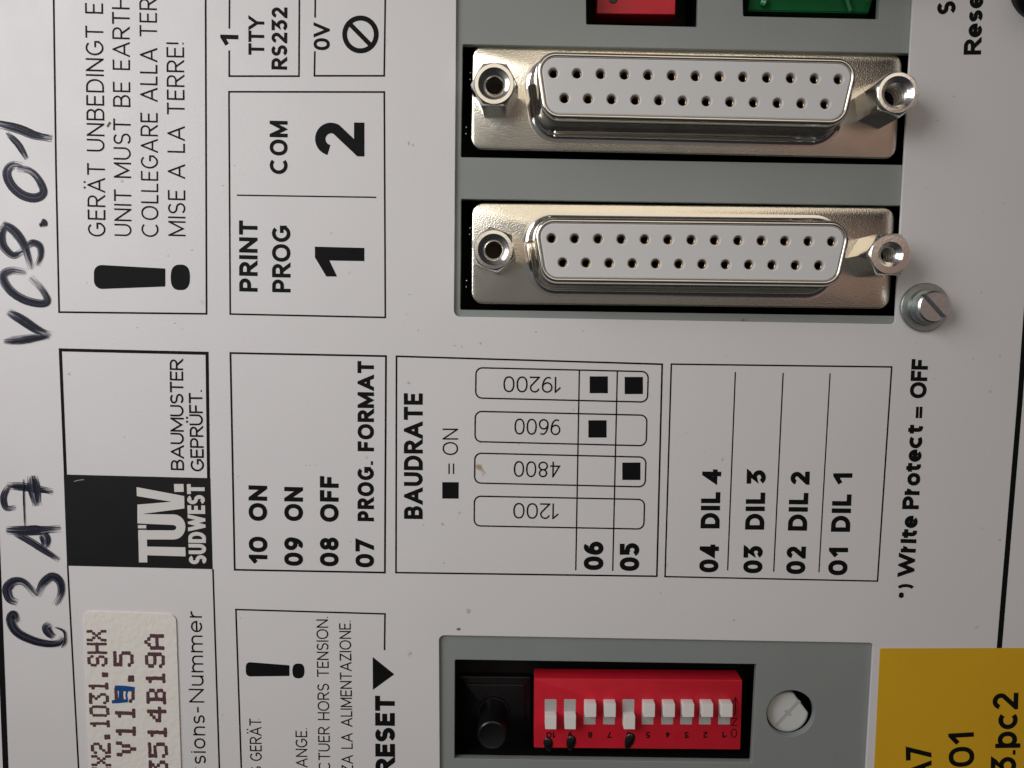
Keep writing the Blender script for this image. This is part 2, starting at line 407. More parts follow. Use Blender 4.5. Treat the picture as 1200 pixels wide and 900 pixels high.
# ================================================================== the panel: overlay sheet and grey chassis
panel = empty('front_panel', label='white printed front panel of the control unit, with black boxed lettering', cat='panel')
OUT = [(-112, -96), (112, -96), (112, 84), (-112, 84)]
up_cut = round_quad([P2(p) for p in ((535.5, -110), (1076, -110), (1049, 380), (532, 371))], [.6, .6, .5, .8])
lo_cut = round_quad([P2(p) for p in ((514.5, 744.5), (1023.5, 753.5), (1013, 932), (515.5, 925))], [.7, .5, .5, .7])
sheet('overlay_sheet', [OUT, up_cut, lo_cut], -0.40, 0.0, 'white_overlay', panel, 0.05)
chassis = empty('metal_chassis', label='grey painted metal chassis plate seen through the cut-outs of the white panel', cat='chassis')
ZP = -0.42
HOLES = {
 'port_a': [(542, 51.8), (1074, 62.5), (1067, 193.5), (540, 184.2)],
 'port_b': [(540.2, 233), (1066, 241), (1060, 370.5), (539.3, 363)],
 'red': [(686, -110), (822, -110), (817.5, 31.5), (687, 28.5)],
 'green': [(868, -110), (1036, -110), (1030, 22.5), (871, 19)],
 'dip': [(533, 773), (887, 778.3), (881, 894), (532.5, 889)],
}
holes = [round_quad([P2(p, ZP) for p in q], .18, 3) for q in HOLES.values()]
hc = P2((926.5, 836), ZP); holes.append(circ(3.16, 48, hc.x, hc.y))
sheet('chassis_plate', [OUT] + holes, ZP - 1.0, ZP, 'grey_paint', chassis, 0.06)
for i, q in enumerate(HOLES.values()):                       # the dark inside of the unit behind every opening
    bm = bmesh.new(); zf = -7.4 if i == 4 else -13.0
    pts = [P2(p, ZP) for p in q]; cen = sum(pts, Vector((0, 0))) / 4
    pts = [p + (p - cen).normalized() * 1.5 for p in pts]
    loft(bm, [(pts, zf), (pts, ZP - 1.05)], True, False)
    link('dark_interior', bm, 'cavity_black', chassis)
bm = bmesh.new(); pts = circ(4.2, 32, hc.x, hc.y); loft(bm, [(pts, -6.0), (pts, ZP - 1.05)], True, False)
link('dark_interior', bm, 'cavity_black', chassis)

# ---------------------------------------------------------------- printing
def box(paths, w=2.0, label=None): return lines(panel, 'printed_box', paths, w, label=label)
# earth warning
b = box([[(62.3, -40), (65.6, 200), (69.25, 365.75), (242, 367.75), (240.9, 0), (240.4, -40)]], 2.2, 'printed earth warning box with a large exclamation mark')
text(b, 'GERÄT UNBEDINGT E', (123.7, 277.5), (120.7, 4), 21.2, .097, .17)
text(b, 'UNIT MUST BE EARTH', (154.2, 277), (151.6, -4), 20.6, .097, .17)
text(b, 'COLLEGARE ALLA TER', (185.8, 278), (183.7, -1.5), 20.6, .097, .17)
text(b, 'MISE A LA TERRE!', (217.5, 277), (215.6, 50), 20.8, .097, .17)
def exclaim(parent, x0, x1, ya, yb, yc, yd, dx0, dx1, dy0, dy1):
    q = round_quad([P2(p, .02) for p in ((x0, ya), (x1, yc), (x1, yd), (x0, yb))], [1.0 * (yb - ya) / 29, .12, .12, 1.0 * (yb - ya) / 29])
    bm = bmesh.new(); poly(bm, q, .02)
    cx, cy = (dx0 + dx1) / 2, (dy0 + dy1) / 2
    poly(bm, [P2(p, .02) for p in oval(cx, cy, (dx1 - dx0) / 2, (dy1 - dy0) / 2, 2.6)], .02)
    link('exclamation_mark', bm, 'print_black', parent)
exclaim(b, 110, 193.7, 310, 339, 314.6, 335.8, 200, 222.6, 310, 340)
# TTY / RS232
b = box([[(269.1, -40), (268.7, 32.5)], [(268.6, 60), (268.6, 89.2), (350.3, 89.2), (351, -40)]], 2.0)
text(b, '1', (279.3, 53.8), (279.3, 41), 21.7, .23, .1)
text(b, 'TTY', (309.6, 64.5), (309.6, 19.5), 18.9, .19, .08)
text(b, 'RS232', (336.4, 81.7), (336.8, 8.8), 18.8, .205, .12)
# 0V
b = box([[(369.9, -40), (369.2, 19.5)], [(368.9, 61), (368.4, 88.8), (450.2, 88.8), (452.0, -40)]], 2.0)
text(b, '0V', (386.4, 58.8), (386.4, 27), 19.3, .19, .08)
bm = bmesh.new()
ring = [P2(p, .02) for p in oval(422.4, 40.3, 18.5, 19.2, 2.0, 56)]
for q in ribbon(ring, .60, closed=True): poly(bm, q, .02)
for q in ribbon([P2((409, 27), .02), P2((435.5, 54), .02)], .56): poly(bm, q, .0215)
link('slashed_circle', bm, 'print_black', b)
# PRINT PROG / COM
b = box([[(268.25, 107.5), (450.3, 107.8), (451.5, 372), (269.75, 368), 'c'], [1.6, (278.3, 228.7), (440, 231.2)]], 2.0, 'printed box naming the two ports 1 and 2')
text(b, 'COM', (337, 204.2), (337, 141.8), 21.3, .20, .13)
text(b, 'PRINT', (301.8, 342), (301.7, 258.8), 21.7, .21, .13)
text(b, 'PROG', (340.5, 342.8), (340.3, 264.5), 21.8, .20, .11)
text(b, '2', (427, 183.3), (427, 143.7), 58.5, .21, .1)
solid_px(b, 'lettering', [[(369, 289), (427, 290.5), (427, 306), (386, 305.3), (395, 324), (382.4, 324), (369, 301.5)]])
# inspection mark
b = box([[3.6, (76.6, 556), (70.6, 410), (242.6, 414.0), (244.4, 560)]], 3.6, 'printed inspection mark box, black square with white letters below')
text(b, 'BAUMUSTER', (215.7, 551.2), (214.5, 421.2), 15.6, .135, .075)
text(b, 'GEPRÜFT.', (239.2, 552.5), (236.9, 457), 15.8, .135, .075)
solid_px(b, 'black_field', [[(74.6, 556), (246.5, 560.3), (249.2, 667), (78.5, 663)]], 'mark_black', 0.024)
K = lambda *q: [(60 + x / 6, 540 + y / 6) for x, y in q]
solid_px(b, 'white_lettering', [
    K((600, 185), (935, 248), (937, 335), (660, 371), (606, 380), (606, 308), (848, 288), (602, 248)),
    K((606, 374), (862, 377), *[(862 + 82 * math.sin(a / 10 * math.pi), 465 - 88 * math.cos(a / 10 * math.pi)) for a in range(1, 10)], (862, 553), (612, 553), (612, 488), (852, 489),
      *[(856 + 24 * math.sin(a / 6 * math.pi), 470 + 19 * math.cos(a / 6 * math.pi)) for a in range(1, 6)], (852, 451), (606, 440)),
    K((612, 486), (672, 486), (676, 714), (617, 714)),
    K((671, 603), (943, 608), (945, 672), (674, 664)),
    K((610, 452), (668, 452), (668, 475), (610, 475)),
    K((863, 163), (930, 163), (932, 218), (866, 219))], 'print_white', 0.03)
text(b, 'SUDWEST', (242.0, 661.4), (239.6, 567.5), 20.4, .215, .07, 'print_white', 0.03, name='white_lettering')
lines(b, 'scratch', [[(87, 564), (93, 562.6), (98, 562.0)]], 1.0, 0.034, 'scratch')
# version number lines
b = lines(panel, 'printed_line', [[(79.3, 664), (92, 900), (96, 975)], [(249.5, 668), (257, 900), (259.6, 975)]], 1.9)
text(b, 'Nummer', (239.3, 823.5), (236.3, 715.2), 17.6, .105, .17)
text(b, 'rsions-', (241.6, 906), (239.5, 828.5), 17.6, .105, .17)
# switch positions 10 .. 07
b = box([[(270, 413.7), (452.3, 417.3), (451, 671), (275, 667.7), 'c']], 2.2, 'printed box listing switches 07 to 10')
for s, x, y0, y1, cap in (('10', 313.3, 661, 629.5, 21.6), ('ON', 313.0, 610.7, 569.3, 21.6), ('09', 355, 663.3, 630, 21.8), ('ON', 355, 610.8, 571, 21.8),
        ('08', 396.8, 663.8, 630, 21.8), ('OFF', 396.8, 611.7, 558.3, 21.8), ('07', 438.3, 665, 632.2, 21.6), ('PROG.', 438.2, 611, 540.5, 19.2), ('FORMAT', 438.2, 529, 423.3, 19.2)):
    text(b, s, (x, y0), (x, y1), cap, .235, .12)
# baud rate table
b = box([[(464.6, 417.5), (776, 426.8), (769.7, 675.3), (464, 671), 'c']], 2.0, 'printed baud rate table with four rounded rows')
text(b, 'BAUDRATE', (495.4, 608.3), (495.4, 461), 22.0, .215, .11)
solid_px(b, 'square_mark', [[(518.2, 565), (537.5, 565), (537.5, 584.3), (518.2, 584.3)]])
text(b, '=', (536.0, 555.6), (536.0, 543.2), 16, .10, .1)
text(b, 'ON', (536.8, 533.3), (536.8, 502.3), 18.2, .095, .16)
for L_, R_, tl, tr, br, bl in ((557.8, 759.3, 430.9, 435.5, 471.2, 466.4), (557, 757.8, 482, 486.6, 522.4, 517.5), (556.5, 756.6, 531, 535.7, 570.6, 566), (556, 755, 581.4, 585.3, 620, 616.2)):
    q = round_quad([P2(p, .02) for p in ((L_, tl), (R_ + .4, tr), (R_ - .6, br), (L_ - .4, bl))], .82, 6)
    bm = bmesh.new()
    for f in ribbon(q, .185, closed=True): poly(bm, f, .02)
    link('rounded_row', bm, 'print_black', b)
lines(b, 'column_line', [[(678.9, 435), (674.7, 667.6)], [(723.4, 436.3), (718, 668.4)]], 1.6, 0.021)
for x0, y0, x1, y1 in ((691, 441, 712.3, 460.8), (732, 441.7, 753.4, 461.8), (689.5, 492.5, 710.8, 512.8), (729.2, 542, 750.5, 562.5)):
    solid_px(b, 'square_mark', [[(x0, y0), (x1, y0), (x1, y1), (x0, y1)]])
for s, xa, xb, y, cap in (('19200', 657.6, 590, 441.2, 18.9), ('9600', 657, 603, 490.8, 18.9), ('4800', 656.6, 602.2, 540.6, 18.8), ('1200', 655, 601.6, 589.6, 18.6)):
    text(b, s, (xa, y + .5), (xb, y - .5), cap, .095, .13)
text(b, '06', (707, 668), (707.2, 634.6), 22.8, .25, .08)
text(b, '05', (749, 669), (749.2, 636.4), 22.6, .25, .08)
# DIL table
b = box([[(786.7, 426.7), (1045, 430), (1028.3, 681), (779.3, 675.7), 'c'], [1.5, (861.7, 436.7), (852.7, 667.7)], [1.5, (917.7, 437.7), (906.7, 669.3)], [1.4, (972.7, 438.3), (959.7, 670)]], 1.8, 'printed box listing switches 01 to 04')
for s, xa, ya, xb, yb in (('04', 841.6, 670.8, 842.6, 637.6), ('DIL', 843.2, 619.3, 844.2, 576.7), ('4', 844.8, 566.4, 845.4, 549.6),
        ('03', 893.2, 671.7, 894, 639.8), ('DIL', 895.4, 620.8, 896.8, 577.2), ('3', 897.2, 567, 897.6, 551),
        ('02', 943.4, 672.8, 944.6, 640.5), ('DIL', 945.6, 622, 947.4, 577.6), ('2', 948.6, 568, 949, 552.6),
        ('01', 992.7, 674.2, 994, 643), ('DIL', 996, 623.4, 998, 579.3), ('1', 998.6, 567.8, 999, 554.5)):
    text(b, s, (xa, ya), (xb, yb), 22.2, .245, .13)
b = lines(panel, 'printed_line', [[6.4, (1207.5, 300), (1195.2, 470), (1171, 760), (1158, 905), (1151, 980)]], 6.4, label='thick black border line at the edge of the white panel')
lines(panel, 'printed_line', [[7.5, (-34, -60), (-22, 190), (-10, 480), (-3.4, 640), (6.6, 900), (9.6, 975)]], 7.5, label='thick black border line at the far edge of the white panel')
for s, pa, pb, cap, t in (('*)', (1070, 702.7), (1071, 684.5), 18.5, .2), ('Wrlte', (1071.2, 675.8), (1075.8, 605), 19.4, .245), ('Protect', (1076.6, 596.8), (1081.8, 498.4), 19.4, .245),
        ('=', (1083.6, 490), (1084.2, 476.6), 15, .22), ('OFF', (1085.2, 466.8), (1088, 421), 19.4, .23)):
    text(panel, s, pa, pb, cap, t, .055)
text(panel, 'S', (1120, 16.2), (1120, 1), 22, .23, .1)
text(panel, 'Rese', (1149.6, 63.9), (1152.6, -6.6), 20.8, .235, .08)
# supply warning, reset arrow
b = box([[(285.4, 975), (282.7, 900), (276.4, 714.3), (451.1, 719.4), (450.6, 761)]], 1.8, 'printed box with a small exclamation mark and the word RESET')
exclaim(b, 288, 339.2, 775.6, 792.8, 779.6, 792.2, 342.6, 356.8, 777.5, 795)
text(b, 'GERÄT', (306.9, 891.8), (306.0, 842.2), 13.6, .108, .13)
text(b, 'S', (307.1, 909.5), (307, 898), 13.6, .108, .13)
text(b, 'ANGE.', (360.4, 899.4), (359.8, 853.4), 13.4, .108, .13)
text(b, 'CTUER HORS TENSION.', (387, 904), (384.3, 722.8), 13.5, .108, .13)
text(b, 'ZA LA ALIMENTAZIONE.', (413.8, 905), (411, 727.4), 13.4, .108, .13)
text(b, 'RESET', (462.9, 906.5), (462.6, 815.6), 22.6, .255, .09)
solid_px(b, 'arrow_mark', [[(436.7, 769.8), (462, 790.2), (436.9, 808.6)]])

# ---------------------------------------------------------------- felt-pen handwriting on the panel edge
def spline(pts, n=9):
    p = [Vector(q) for q in pts]
    if len(p) == 2:
        return [p[0].lerp(p[1], i / n) for i in range(n + 1)]
    out = []
    for i in range(len(p) - 1):
        a = p[i - 1] if i else p[0] * 2 - p[1]
        d = p[i + 2] if i + 2 < len(p) else p[-1] * 2 - p[-2]
        b_, c_ = p[i], p[i + 1]
        for k in range(n):
            t = k / n
            out.append(.5 * ((2 * b_) + (c_ - a) * t + (2 * a - 5 * b_ + 4 * c_ - d) * t * t + (3 * b_ - a - 3 * c_ + d) * t ** 3))
    out.append(p[-1]); return out
def pen(strokes, label):
    layers = {'pen_mid': bmesh.new(), 'pen_pale': bmesh.new(), 'pen_dark': bmesh.new()}
    z = 0.02
    for pts, w, dark in strokes:
        c_ = spline(pts); n = len(c_); w = w * 1.32
        wd = [w * (0.72 + .28 * math.sin(math.pi * min(1, (i + .4) / n * 1.25))) for i in range(n)]
        s = scale_at(c_[n // 2])
        wc = [P2(q, z) for q in c_]
        def put(lay, off, wid, i0, i1, jit=0.0):
            nonlocal z
            if i1 - i0 < 2: return
            z += .0007
            pp = []; ww = []
            for i in range(i0, i1):
                d = (wc[min(i + 1, n - 1)] - wc[max(i - 1, 0)]).normalized()
                o = (off * wd[i] + random.uniform(-jit, jit)) * s
                pp.append(wc[i] + Vector((-d.y, d.x)) * o)
                k = (i - i0) / max(1, i1 - i0 - 1)
                ww.append(max(wid(i) * s * (.35 + .65 * min(1, 5 * k, 5 * (1 - k))), .004))
            for q in ribbon(pp, .1, widths=ww, lim=.6): poly(layers[lay], q, z)
        put('pen_pale', 0, lambda i: wd[i], 0, n)
        for kx in range(6):                                       # uneven wet bands
            o = random.uniform(-.34, .34); a = random.randint(0, n // 5); e_ = random.randint(3 * n // 4, n)
            bw = random.uniform(.14, .34) * w
            put('pen_mid', o, lambda i: bw, a, e_, .1)
        for kx in range(int(4 + 7 * dark)):                       # dry bristle streaks along the stroke
            o = random.uniform(-.47, .47); a = random.randint(0, n // 2); e_ = random.randint(n // 2, n)
            bw = random.uniform(.35, 1.1 + .9 * dark) * (w / 8) ** .5
            put('pen_dark', o, lambda i: bw, a, e_, .15)
        for o in (-.47, .45):
            if random.random() < .85: put('pen_dark', o, lambda i: .75, 0, n, .12)
    root = empty('handwriting'); root.parent = panel; root['label'] = label
    for nm, bm in layers.items():
        link({'pen_mid': 'pen_stroke', 'pen_pale': 'pen_smear', 'pen_dark': 'pen_streak'}[nm], bm, nm, root)
q4 = lambda *p: [(x / 4, 200 + y / 4) for x, y in p]
q5 = lambda *p: [(x / 5.625, 130 + y / 5.625) for x, y in p]
q6 = lambda *p: [(x / 6.92, 540 + y / 6.92) for x, y in p]
q7 = lambda *p: [(x / 7.5, 660 + y / 7.5) for x, y in p]
pen([(q5((-40, 78), (120, 118), (230, 160), (345, 182)), 8.6, .75), (q5((40, 145), (110, 210), (150, 270), (175, 318)), 6.2, .35),
     (q5((150, 362), (80, 360), (45, 410), (75, 490), (150, 555), (235, 572), (285, 535), (255, 455), (195, 395), (110, 378)), 8.4, .55),
     (q5((268, 728), (285, 742), (292, 765)), 8, .3),
     (q4((28, 250), (6, 296), (14, 352), (60, 396), (108, 376)), 7.5, .45), (q4((12, 246), (66, 284), (112, 350), (148, 462)), 8.0, .40), (q4((112, 366), (150, 338), (184, 352), (190, 396), (172, 446)), 6.0, .45),
     (q4((120, 476), (50, 468), (12, 496), (44, 558), (112, 604), (190, 622), (220, 606), (190, 550), (140, 500)), 7.6, .5),
     (q4((36, 660), (100, 698), (168, 742), (236, 772)), 8.8, .7), (q4((16, 796), (90, 792), (160, 782), (226, 772)), 7.8, .6)],
    'handwritten number in dark felt pen, 0s and a 1 at the top')
pen([(q6((55, 200), (180, 210), (300, 226), (432, 250)), 7.6, .7), (q6((75, 200), (30, 290), (50, 380), (130, 378)), 6, .35), (q6((262, 120), (280, 250), (302, 366)), 11.5, .65),
     (q6((48, 562), (180, 566), (330, 562), (492, 548)), 8.8, .8), (q6((120, 590), (240, 650), (370, 735), (480, 806)), 6.4, .3), (q6((345, 588), (368, 640), (366, 706)), 9.5, .4), (q6((190, 150), (192, 330), (200, 530)), 1.0, .2),
     (q7((150, 348), (80, 310), (60, 220), (120, 160), (210, 170), (320, 285)), 8, .6), (q7((322, 290), (370, 180), (455, 115), (525, 165), (535, 265), (488, 372)), 7.6, .55),
     (q7((150, 520), (118, 448), (90, 500), (140, 600), (260, 668), (400, 705), (510, 700), (556, 650)), 7.8, .8), (q7((440, 530), (405, 570), (430, 620), (470, 650)), 7.5, .4), (q7((480, 560), (560, 600), (570, 690), (540, 745)), 1.6, .3)],
    'handwritten letters and digits in dark felt pen, C3 A7')
# stains
mat('stain_faint', (0.48, 0.30, 0.09), 0.6, spec=0.2, alpha=0.22)
stain_z = [0.008]
def stain(pts, m):
    stain_z[0] += .0008; solid_px(panel, 'stain', [pts], m, stain_z[0])
stain(oval(561, 547, 4.6, 3.6, 2, 14), 'stain_faint')
stain([(557, 547), (560, 544), (564, 546), (568, 552), (571, 557), (566, 554), (562, 552), (559, 550)], 'stain_faint')
stain([(559, 546.5), (562, 545), (565, 548.5), (567.5, 553), (563, 550.5), (560, 549)], 'stain_faint')
stain(oval(566, 556, 1.1, 2.4, 2, 10), 'stain_faint')
stain([(546.5, 714.5), (549, 713), (552, 715), (551, 719), (547.5, 719)], 'stain_ochre')
stain(oval(537.5, 737.3, 2.6, 1.6, 2, 12), 'stain_brown')
stain([(124.5, 148), (128, 142), (130.5, 144), (127, 149.5)], 'stain_olive')
stain(oval(871, 375, 1.6, 1.8, 2, 10), 'stain_brown')

mat('scuff', (0.34, 0.33, 0.33), 0.6, spec=0.2, alpha=0.30)
for x, y, a_, b_ in ((479, 168, 1.2, 2.6), (484, 170, .9, 2.0), (533, 405, 1.4, .8), (541, 406.5, 1.2, .8), (490, 387, .9, 1.1), (358, 545.2, 1.0, .6), (363, 545.5, 1.3, .6), (370, 545.6, 1.0, .5), (197, 300, .8, 1.2),
        (225, 293, 1.6, .7), (205, 379, 1.8, .7), (161, 384, 1.1, .8), (146, 512, 1.0, 1.2), (261, 217.5, 1.6, .8), (520, 660, 1.2, .7), (1095, 444, 1.0, .8), (1140, 420.6, 1.2, .6), (1172, 417, 1.4, .8), (1118, 113, 1.4, .9), (1099, 141, .9, .9), (1150, 343, 1.0, .8), (628, 389, 1.0, 1.2), (684, 388, .9, .9), (480, 345, 1.2, .8)):
    solid_px(panel, 'scuff', [[(px_ + random.uniform(-.35, .35), py_ + random.uniform(-.3, .3)) for px_, py_ in oval(x, y, a_, b_, 2, 9)]], 'scuff', .014)

# ================================================================== serial ports
ZF = -1.0
def jack_bm(bore=1.85, cone=False):
    bm = bmesh.new(); n = 48
    hexa = []
    for i in range(n):
        a = 2 * math.pi * i / n; k = (a + math.pi / 6) % (math.pi / 3) - math.pi / 6
        r = 2.42 / math.cos(k); hexa.append((r * math.cos(a), r * math.sin(a)))
    cut = lambda R: [(x * min(1, R / math.hypot(x, y)), y * min(1, R / math.hypot(x, y))) for x, y in hexa]
    lp = [(hexa, 0)]
    for z, R in ((5.05, 2.85), (5.2, 2.66), (5.36, 2.50), (5.52, 2.36)):
        k_ = cut(R)
        lp.append((k_, z))
    # the conical chamfer meets the flats in arcs: pull only the corners down
    lp += [(circ(2.28, n), 5.58), (circ(bore + .06, n), 5.60), (circ(bore, n), 5.55), (circ(bore - .28, n), 5.22)]
    z = 5.22
    if cone: lp = lp[:-1] + [(circ(1.70, n), 5.46), (circ(1.40, n), 5.30), (circ(1.06, n), 5.04), (circ(1.0, n), 4.9)]; z = 0
    while z > 1.4:
        lp += [(circ(bore - .52, n), z - .18), (circ(bore - .52, n), z - .26), (circ(bore - .28, n), z - .48), (circ(bore - .28, n), z - .56)]; z -= .64
    lp.append((circ(1.0 if cone else bore - .5, n), .9))
    loft(bm, lp, False, False); return bm
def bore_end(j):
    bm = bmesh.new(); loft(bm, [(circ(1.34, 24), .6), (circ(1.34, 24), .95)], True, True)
    return link('bore', bm, 'bore_shade', j)  # dark disc added at the bottom, stands for the shade inside
def make_port(c_, rz, label):
    bore0 = None
    root = empty('serial_port', (c_.x, c_.y, ZF), rz, label, 'port', 'serial ports of the panel')
    # flange plate with rolled edge
    fp = rect(53.04, 12.7)
    bm = bmesh.new()
    loft(bm, [(rpoly(fp, 1.5), -.8), (rpoly(fp, 1.5), -.2), (rpoly(fp, 1.5, -.07), -.06), (rpoly(fp, 1.5, -.22), 0)], True, True)
    link('flange', bm, 'nickel', root, smooth=60)
    D = [(-17.75, -3.92), (17.75, -3.92), (19.15, 3.92), (-19.15, 3.92)]
    prof = [(1.35, .01), (1.0, .05), (.66, .20), (.42, .50), (.28, 1.0), (.16, 2.6), (.05, 4.6), (-.02, 5.1), (-.14, 5.42), (-.32, 5.60), (-.52, 5.64), (-.66, 5.55), (-.70, 5.2)]
    bm = bmesh.new()
    loft(bm, [(rpoly(D, 2.3, o, 10), z) for o, z in prof])
    link('shell', bm, 'bright_nickel', root, smooth=75)
    holes_ = [(x, 1.42) for x in [(-6 + i) * 2.77 for i in range(13)]] + [(x, -1.42) for x in [(-5.5 + i) * 2.77 for i in range(12)]]
    sh = sheet('insulator', [[tuple(p) for p in rpoly(D, 2.3, -.72, 10)]] + [circ(.56, 20, x, y) for x, y in holes_], 3.4, 5.50, 'insulator', root, .15)
    bm = bmesh.new(); loft(bm, [(rpoly(D, 2.3, -.6, 10), 3.2), (rpoly(D, 2.3, -.6, 10), 3.3)], True, True)
    link('insulator_back', bm, 'hole_black', root)
    proto = None
    for x, y in holes_:
        if proto is None:
            bm = bmesh.new(); loft(bm, [(circ(.60, 16), 3.35), (circ(.60, 16), 4.75), (circ(.50, 16), 4.85), (circ(.42, 16), 4.8), (circ(.40, 16), 3.6)], False, False)
            proto = o = link('pin_socket', bm, 'contact_gold', root, smooth=40)
        else:
            o = proto.copy(); C.objects.link(o); o.parent = root
        o.location = (x * MM, y * MM, 0)
    jp = None
    for sx in (-1, 1):
        if jp is None: jp = j = link('jack_screw', jack_bm(), 'post_nickel', root, smooth=28); bore0 = bore_end(j)
        else: j = jp.copy(); C.objects.link(j); j.parent = root
        j.location = (sx * 23.52 * MM, 0, 0)
        if j is not jp: k = bore0.copy(); C.objects.link(k); k.parent = j
    for y in (3.3, 2.5, -3.4, -4.2):  # tiny metal beads added to give glints in the dark gap
        bm = bmesh.new(); bmesh.ops.create_icosphere(bm, subdivisions=2, radius=.16)
        o = link('glint_bead', bm, 'bright_nickel', root, smooth=80); o.location = ((-27.0 + .06 * y) * MM, y * MM, -1.2 * MM)
    return root
def copy_tree(o, parent=None):
    r = o.copy(); C.objects.link(r)
    if parent: r.parent = parent
    for ch in list(o.children): copy_tree(ch, r)
    return r
ca, ra, wa, ha = frame_of([(553.5, 53), (1056.5, 64), (1052.5, 185.7), (552.3, 174.2)], ZF)
cb, rb, wb, hb = frame_of([(552, 237.5), (1049.2, 243.8), (1045, 361.3), (551.6, 355.8)], ZF)
print('flange mm', wa, ha, math.degrees(ra), wb, hb, math.degrees(rb))
port1 = make_port(ca, ra, 'upper silver serial port with two socket rows, just below the red switch')
port2 = copy_tree(port1)
port2.location = (cb.x * MM, cb.y * MM, ZF * MM); port2.rotation_euler.z = rb
port2['label'] = 'lower silver serial port with two socket rows, beside the slotted screw and washer'
for prt, angs in ((port1, (30, 11)), (port2, (10, 30))):
    js = sorted([o for o in prt.children if o.name.startswith('jack_screw')], key=lambda o: o.location.x)
    for j, a in zip(js, angs): j.rotation_euler.z = math.radians(a)
screw_end = sorted([o for o in port2.children if o.name.startswith('jack_screw')], key=lambda o: o.location.x)[1]
for prt in (port1, port2):
    me = link('jack_screw', jack_bm(1.82, True), 'post_nickel', None, smooth=30); sorted([o for o in prt.children if o.name.startswith('jack_screw')], key=lambda o: o.location.x)[0].data = me.data; bpy.data.objects.remove(me)
me = link('jack_screw', jack_bm(1.42), 'post_nickel', None, smooth=30); screw_end.data = me.data; bpy.data.objects.remove(me)

# ================================================================== slide switch block
ZD = -1.4
cdp, rd, wd_, hd_ = frame_of([(626, 794.3), (871, 797.5), (866.6, 878), (625.8, 877)], ZD)
print('dip', wd_, hd_, math.degrees(rd))
dip = empty('slide_switch_block', (cdp.x, cdp.y, ZD - 2.8), rd, 'red block of ten small white slide switches, in the dark opening beside the yellow sticker', 'switch')
block('body', wd_, hd_, 0, 2.8, 'red_plastic', dip, .12, .10)
def loc_of(px, py, z):
    p = P2((px, py), z) - cdp
    c_, s_ = math.cos(-rd), math.sin(-rd)
    return (p.x * c_ - p.y * s_, p.x * s_ + p.y * c_)
xs = [645.7, 668.3, 691.6, 714.3, 736.8, 759.5, 782.6, 804.8, 826.8, 849.3]
sp_ = kp_ = None
for i, x in enumerate(xs):
    lx, ly = loc_of(x - .5, 834.2, ZD)
    bm = bmesh.new(); loft(bm, [(rpoly(rect(1.56, 3.5, 0, 0), .1), 2.802), (rpoly(rect(1.5, 3.44, 0, 0), .1), 2.815)], False, True)
    s_ = link('slot', bm, 'slot_shaded', dip); s_.location = (lx * MM, ly * MM, 0)
    down = i in (0, 1, 4)
    if kp_ is None:
        bm = bmesh.new(); q = rect(1.5, 1.8)
        loft(bm, [(rpoly(q, .08), 2.81), (rpoly(q, .08), 4.0), (rpoly(q, .08, -.06), 4.1)], False, True)
        kp_ = k = link('slider', bm, 'white_plastic', s_, smooth=35)
    else: k = kp_.copy(); C.objects.link(k); k.parent = s_
    k.location = (0, (-.84 if down else .84) * MM, 0)
    num = str(10 - i)
    hw = 5.6 if num == '10' else 2.6
    o = text(None, num, (x + hw, 857.6), (x - hw, 857.6), 7.4, .21, .15, 'print_black', ZD + .01)
    o.parent = dip; o.matrix_parent_inverse = dip.matrix_basis.inverted()
for s, ya, yb in (('ON', 864.5, 841.5),):
    o = text(None, s, (863.6, ya), (864.2, yb), 7.0, .15, .3, 'print_black', ZD + .01); o.parent = dip; o.matrix_parent_inverse = dip.matrix_basis.inverted()
bm = bmesh.new()
for pth in ([(861.5, 837), (862, 819)], [(858.6, 824), (862, 817.5), (865, 824)]): band(bm, pth, 1.0, ZD + .01)
o = link('arrow_mark', bm, 'print_black', dip); o.matrix_parent_inverse = dip.matrix_basis.inverted()
for x, y, ln, a in ((642.5, 872.5, 17, 95), (669, 871, 19, 80), (737.5, 868.5, 20, 72)):
    lx, ly = loc_of(x, y, ZD)
    bm = bmesh.new()
    bmesh.ops.create_uvsphere(bm, u_segments=20, v_segments=12, radius=1)
    for v in bm.verts: v.co = Vector((v.co.x * .62 * (1 + .25 * v.co.y), v.co.y * ln * .060, v.co.z * .28))
    o = link('ink_blob', bm, 'ink_black', dip, smooth=80, label='glossy black blob of ink on the red switch body')
    o.location = (lx * MM, ly * MM, 2.8 * MM); o.rotation_euler.z = math.radians(a - 90)
# reset button
ZB = -6.0
cbn, rbn, wbn, hbn = frame_of([(538, 793), (623, 794), (622, 881), (537, 880)], ZB)
btn = empty('push_button', (cbn.x, cbn.y, -7.3), rd, 'black square push button with a round plunger, beside the red switch block', 'button')
block('body', wbn, hbn, 0.0, 1.2, 'black_plastic', btn, .3, .1)
block('rim', wbn * .82, hbn * .82, 1.2, 1.5, 'black_plastic', btn, .3, .1)
pb = P2((578.6, 834), -5.8) - cbn
bm = bmesh.new(); loft(bm, [(circ(2.25, 40), 1.5), (circ(2.2, 40), 1.75), (circ(1.95, 40), 1.78), (circ(1.95, 40), 7.3), (circ(1.88, 40), 7.5), (circ(1.72, 40), 7.6), (circ(1.6, 40), 7.56), (circ(.8, 40), 7.42), (circ(.1, 40), 7.40)], False, True)
o = link('plunger', bm, 'black_plastic', btn, smooth=35); o.location = (pb.x * MM, pb.y * MM, 0)

